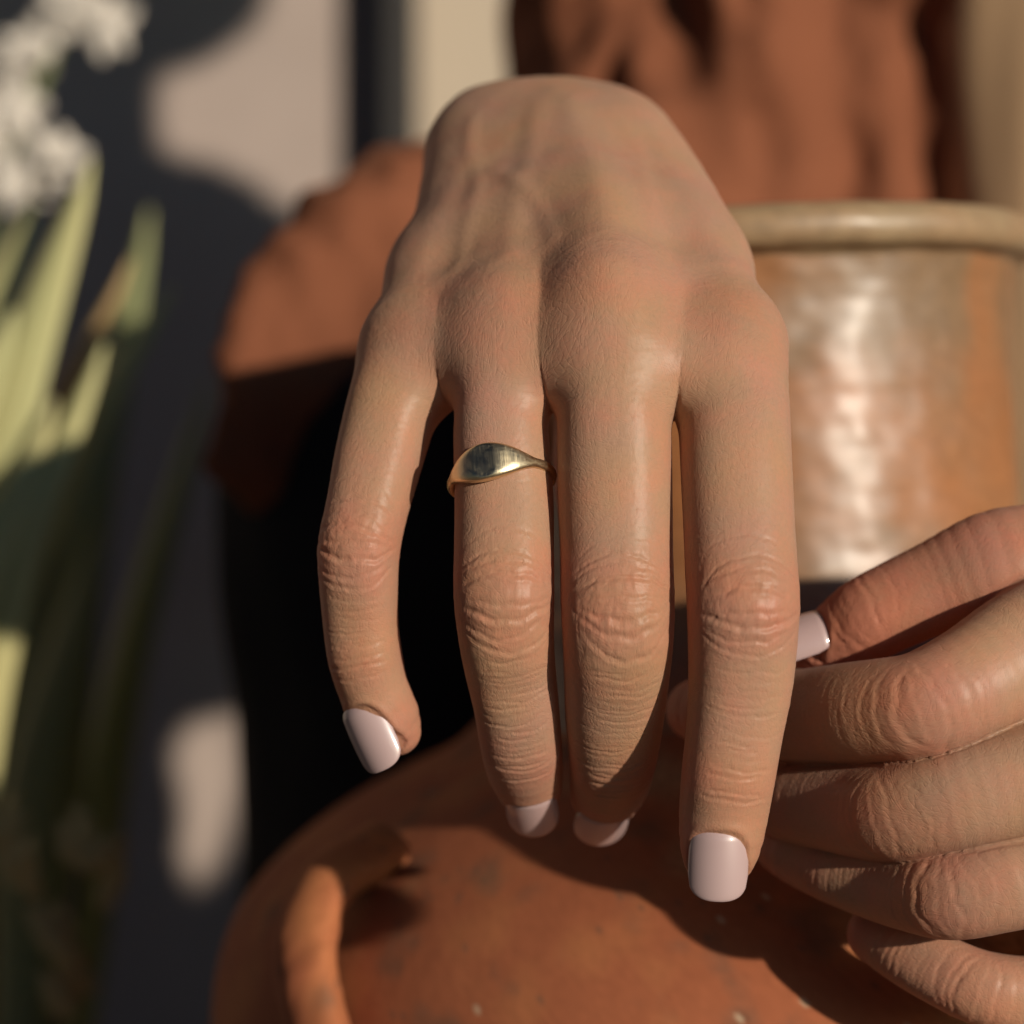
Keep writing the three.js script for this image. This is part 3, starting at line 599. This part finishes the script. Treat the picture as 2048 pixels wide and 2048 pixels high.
// ---------------------------------------------------------------- dark pots, wall, plants, ground
const plaster = (base, f) => (x, y, z) => { const k = 1 + 0.22 * fbm(x * f, y * f, z * f, 5) + 0.06 * noise(x * f * 12, y * f * 12, z * f * 12); return base.map((v) => v * k); };
function slab(w, h, d, nx, ny, paint, rough) {
  const g = new THREE.BoxGeometry(w, h, d, nx, ny, 1), p = g.attributes.position, c = [];
  for (let i = 0; i < p.count; i++) c.push(...paint(p.getX(i), p.getY(i), p.getZ(i)));
  g.setAttribute('color', new THREE.Float32BufferAttribute(c, 3));
  const m = new THREE.Mesh(g, new THREE.MeshStandardMaterial({ vertexColors: true, roughness: rough }));
  m.castShadow = m.receiveShadow = true;
  return m;
}
const WZ = -0.81;
{
  const wall = slab(3.0, 2.6, 0.12, 200, 180, plaster([0.37, 0.30, 0.265], 3), 0.95);
  const edge = V(800, 0, WZ * 1000).x;
  wall.position.set(edge - 1.5, 1.3 - 0.002, WZ - 0.06);
  add(wall, 'plaster_wall', 'pale pinkish plaster wall behind the plants', 'wall');
  const door = slab(1.4, 2.55, 0.06, 60, 100, plaster([0.42, 0.345, 0.262], 2), 0.8);
  door.position.set(edge + 0.002 + 0.7, 1.275, WZ - 0.045);
  add(door, 'cream_door', 'plain cream door panel beside the dark post', 'door');
  const post = slab(0.013, 2.5, 0.03, 1, 40, plaster([0.022, 0.019, 0.017], 9), 0.6);
  post.position.set(edge + 0.002, 1.25, WZ + 0.016);
  add(post, 'dark_post', 'thin black upright post against the plaster wall', 'post');
  const ground = slab(8, 0.05, 8, 120, 120, plaster([0.10, 0.08, 0.066], 2), 1);
  ground.position.set(0, -0.0255, 0);
  add(ground, 'ground', null, null, null, 'structure');
}
// plants at the left: long blade leaves, white blossoms, dry yellow leaves
function blade(pts, width, thick, colour) {
  const cv = new THREE.CatmullRomCurve3(pts), n = 26, m = 10, pos = [], col = [], idx = [];
  for (let j = 0; j <= n; j++) {
    const v = j / n, p = cv.getPoint(v), t = cv.getTangent(v), s = new THREE.Vector3(1, 0.1, 0.35); s.addScaledVector(t, -s.dot(t)).normalize(); const o = new THREE.Vector3().crossVectors(s, t);
    const w = width / 2 * Math.pow(Math.sin(Math.PI * lerp(0.22, 1, v) ** 1.15), 0.7) + 0.0002;
    for (let i = 0; i < m; i++) {
      const a = i / m * 2 * Math.PI, u = Math.cos(a), q = p.clone().addScaledVector(s, u * w).addScaledVector(o, Math.sin(a) * thick / 2 * (1 - u * u * 0.6) - Math.abs(u) * w * 0.28);
      const k = 1 + 0.25 * noise(q.x * 60 + u * 3, q.y * 12, q.z * 30), dry = clamp(0.3 + 0.9 * noise(q.x * 70, q.z * 70, 3 + u * 2), 0, 1);
      pos.push(q.x, q.y, q.z); col.push(...mix3(colour, [0.50, 0.42, 0.20], dry * 0.5).map((c) => c * k));
    }
  }
  for (let j = 0; j < n; j++) for (let i = 0; i < m; i++) { const a = j * m + i, b = j * m + (i + 1) % m; idx.push(a, a + m, b, b, a + m, b + m); }
  const g = new THREE.BufferGeometry(); g.setAttribute('position', new THREE.Float32BufferAttribute(pos, 3)); g.setAttribute('color', new THREE.Float32BufferAttribute(col, 3)); g.setIndex(idx); g.computeVertexNormals();
  return g;
}
const leafMat = new THREE.MeshPhysicalMaterial({ vertexColors: true, roughness: 0.55, specularIntensity: 0.6 });
const petalMat = new THREE.MeshPhysicalMaterial({ vertexColors: true, roughness: 0.9 });
{
  const GREEN = [0.43, 0.42, 0.20], SHADED_GREEN = [0.24, 0.27, 0.12], RUSSET = [0.30, 0.17, 0.07];  // rear blades take a darker green: their shade is painted into the colour
  const plant = new THREE.Group(); add(plant, 'blade_plant', 'leafy plant with long yellow green blades against the wall', 'plant');
  for (const [bx, by, bz, tx, ty, tz, bow, w, c] of [
    [-140, 1560, -295, 185, 320, -300, 60, 27, GREEN], [-70, 1500, -312, 345, 575, -305, 70, 18, GREEN], [-230, 1300, -300, 70, 400, -325, 50, 26, GREEN],
    [-90, 1700, -285, 210, 690, -285, 60, 18, GREEN], [-30, 1300, -325, 262, 520, -325, 40, 12, RUSSET], [-200, 1760, -280, 110, 800, -285, 60, 24, GREEN], [-260, 1500, -290, 30, 620, -290, 60, 26, GREEN],
    [60, 1900, -450, 300, 420, -480, 40, 26, SHADED_GREEN], [160, 1900, -460, 420, 760, -490, 40, 18, SHADED_GREEN], [-60, 1900, -440, 120, 900, -450, 30, 30, SHADED_GREEN], [20, 1950, -420, 200, 1050, -430, 40, 22, SHADED_GREEN],
  ]) {
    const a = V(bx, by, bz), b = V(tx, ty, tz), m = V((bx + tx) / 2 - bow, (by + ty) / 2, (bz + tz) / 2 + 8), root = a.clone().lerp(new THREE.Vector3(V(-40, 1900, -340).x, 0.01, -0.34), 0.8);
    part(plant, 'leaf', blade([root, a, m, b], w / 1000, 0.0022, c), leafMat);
  }
  const flower = new THREE.Group(); add(flower, 'white_flower', 'white blossom spray above the green blades', 'flower');
  const petal = (px, py, z, w, h, turn, colour) => {
    const g = new THREE.SphereGeometry(1, 28, 18), p = g.attributes.position, c = [];
    for (let i = 0; i < p.count; i++) {
      let x = p.getX(i), y = p.getY(i), zz = p.getZ(i); const tapered = 1 - 0.35 * smooth(0, 1, y);
      p.setXYZ(i, x * w * tapered + w * 0.1 * Math.sin(y * 4), y * h, zz * w * 0.22 - 0.35 * w * x * x - 0.2 * h * y * y); const k = 1 + 0.15 * noise(x * 3, y * 3, zz * 3 + px); c.push(colour[0] * k, colour[1] * k, colour[2] * k);
    }
    g.setAttribute('color', new THREE.Float32BufferAttribute(c, 3)); g.rotateZ(turn); g.scale(0.001, 0.001, 0.001); const q = V(px, py, z); g.translate(q.x, q.y, q.z); g.computeVertexNormals();
    return g;
  };
  const WHITE = [0.56, 0.51, 0.45], STRAW = [0.46, 0.33, 0.14];
  for (const [x, y, z, r] of [[105, 318, -500, 34], [35, 360, -506, 34], [205, 45, -512, 34], [130, 15, -518, 34], [45, 110, -520, 30], [20, 215, -516, 34], [-30, 290, -510, 34]])
    for (let k = 0; k < 6; k++) { const a = k * 1.047 + rnd() * 0.5; part(flower, 'petal', petal(x + Math.cos(a) * r, y - Math.sin(a) * r * 0.8, z + (rnd() - 0.5) * 14, 4 + rnd() * 1.5, 6.5 + rnd() * 2, a - Math.PI / 2, WHITE), petalMat); }
  part(flower, 'stem', new THREE.TubeGeometry(new THREE.CatmullRomCurve3([new THREE.Vector3(V(-40, 1900, -520).x, 0.005, -0.52), V(-120, 900, -520), V(20, 330, -520), V(120, 60, -524)]), 40, 0.002, 8), new THREE.MeshStandardMaterial({ color: new THREE.Color().setRGB(0.13, 0.15, 0.06), roughness: 0.8 }));
  const shrub = new THREE.Group(); add(shrub, 'dry_shrub', 'low shrub with straw yellow leaves at the foot of the green blades', 'shrub');
  for (const [x, y, z] of [[60, 1730, -230], [170, 1690, -236], [215, 1740, -240], [120, 1880, -232], [170, 1930, -236], [105, 1975, -234], [20, 1680, -246]])
    for (let k = 0; k < 3; k++) part(shrub, 'leaf', petal(x + (rnd() - 0.5) * 70, y + (rnd() - 0.5) * 70, z + (rnd() - 0.5) * 12, 2.5 + rnd() * 1.5, 5 + rnd() * 3, (rnd() - 0.5) * 2.4, STRAW), petalMat);
  part(shrub, 'stem', new THREE.TubeGeometry(new THREE.CatmullRomCurve3([new THREE.Vector3(V(100, 2048, -240).x, 0.005, -0.24), V(110, 2048, -240), V(140, 1850, -238), V(160, 1690, -238)]), 30, 0.0016, 8), new THREE.MeshStandardMaterial({ color: new THREE.Color().setRGB(0.12, 0.10, 0.05), roughness: 0.9 }));
}
renderer.render(scene, camera);
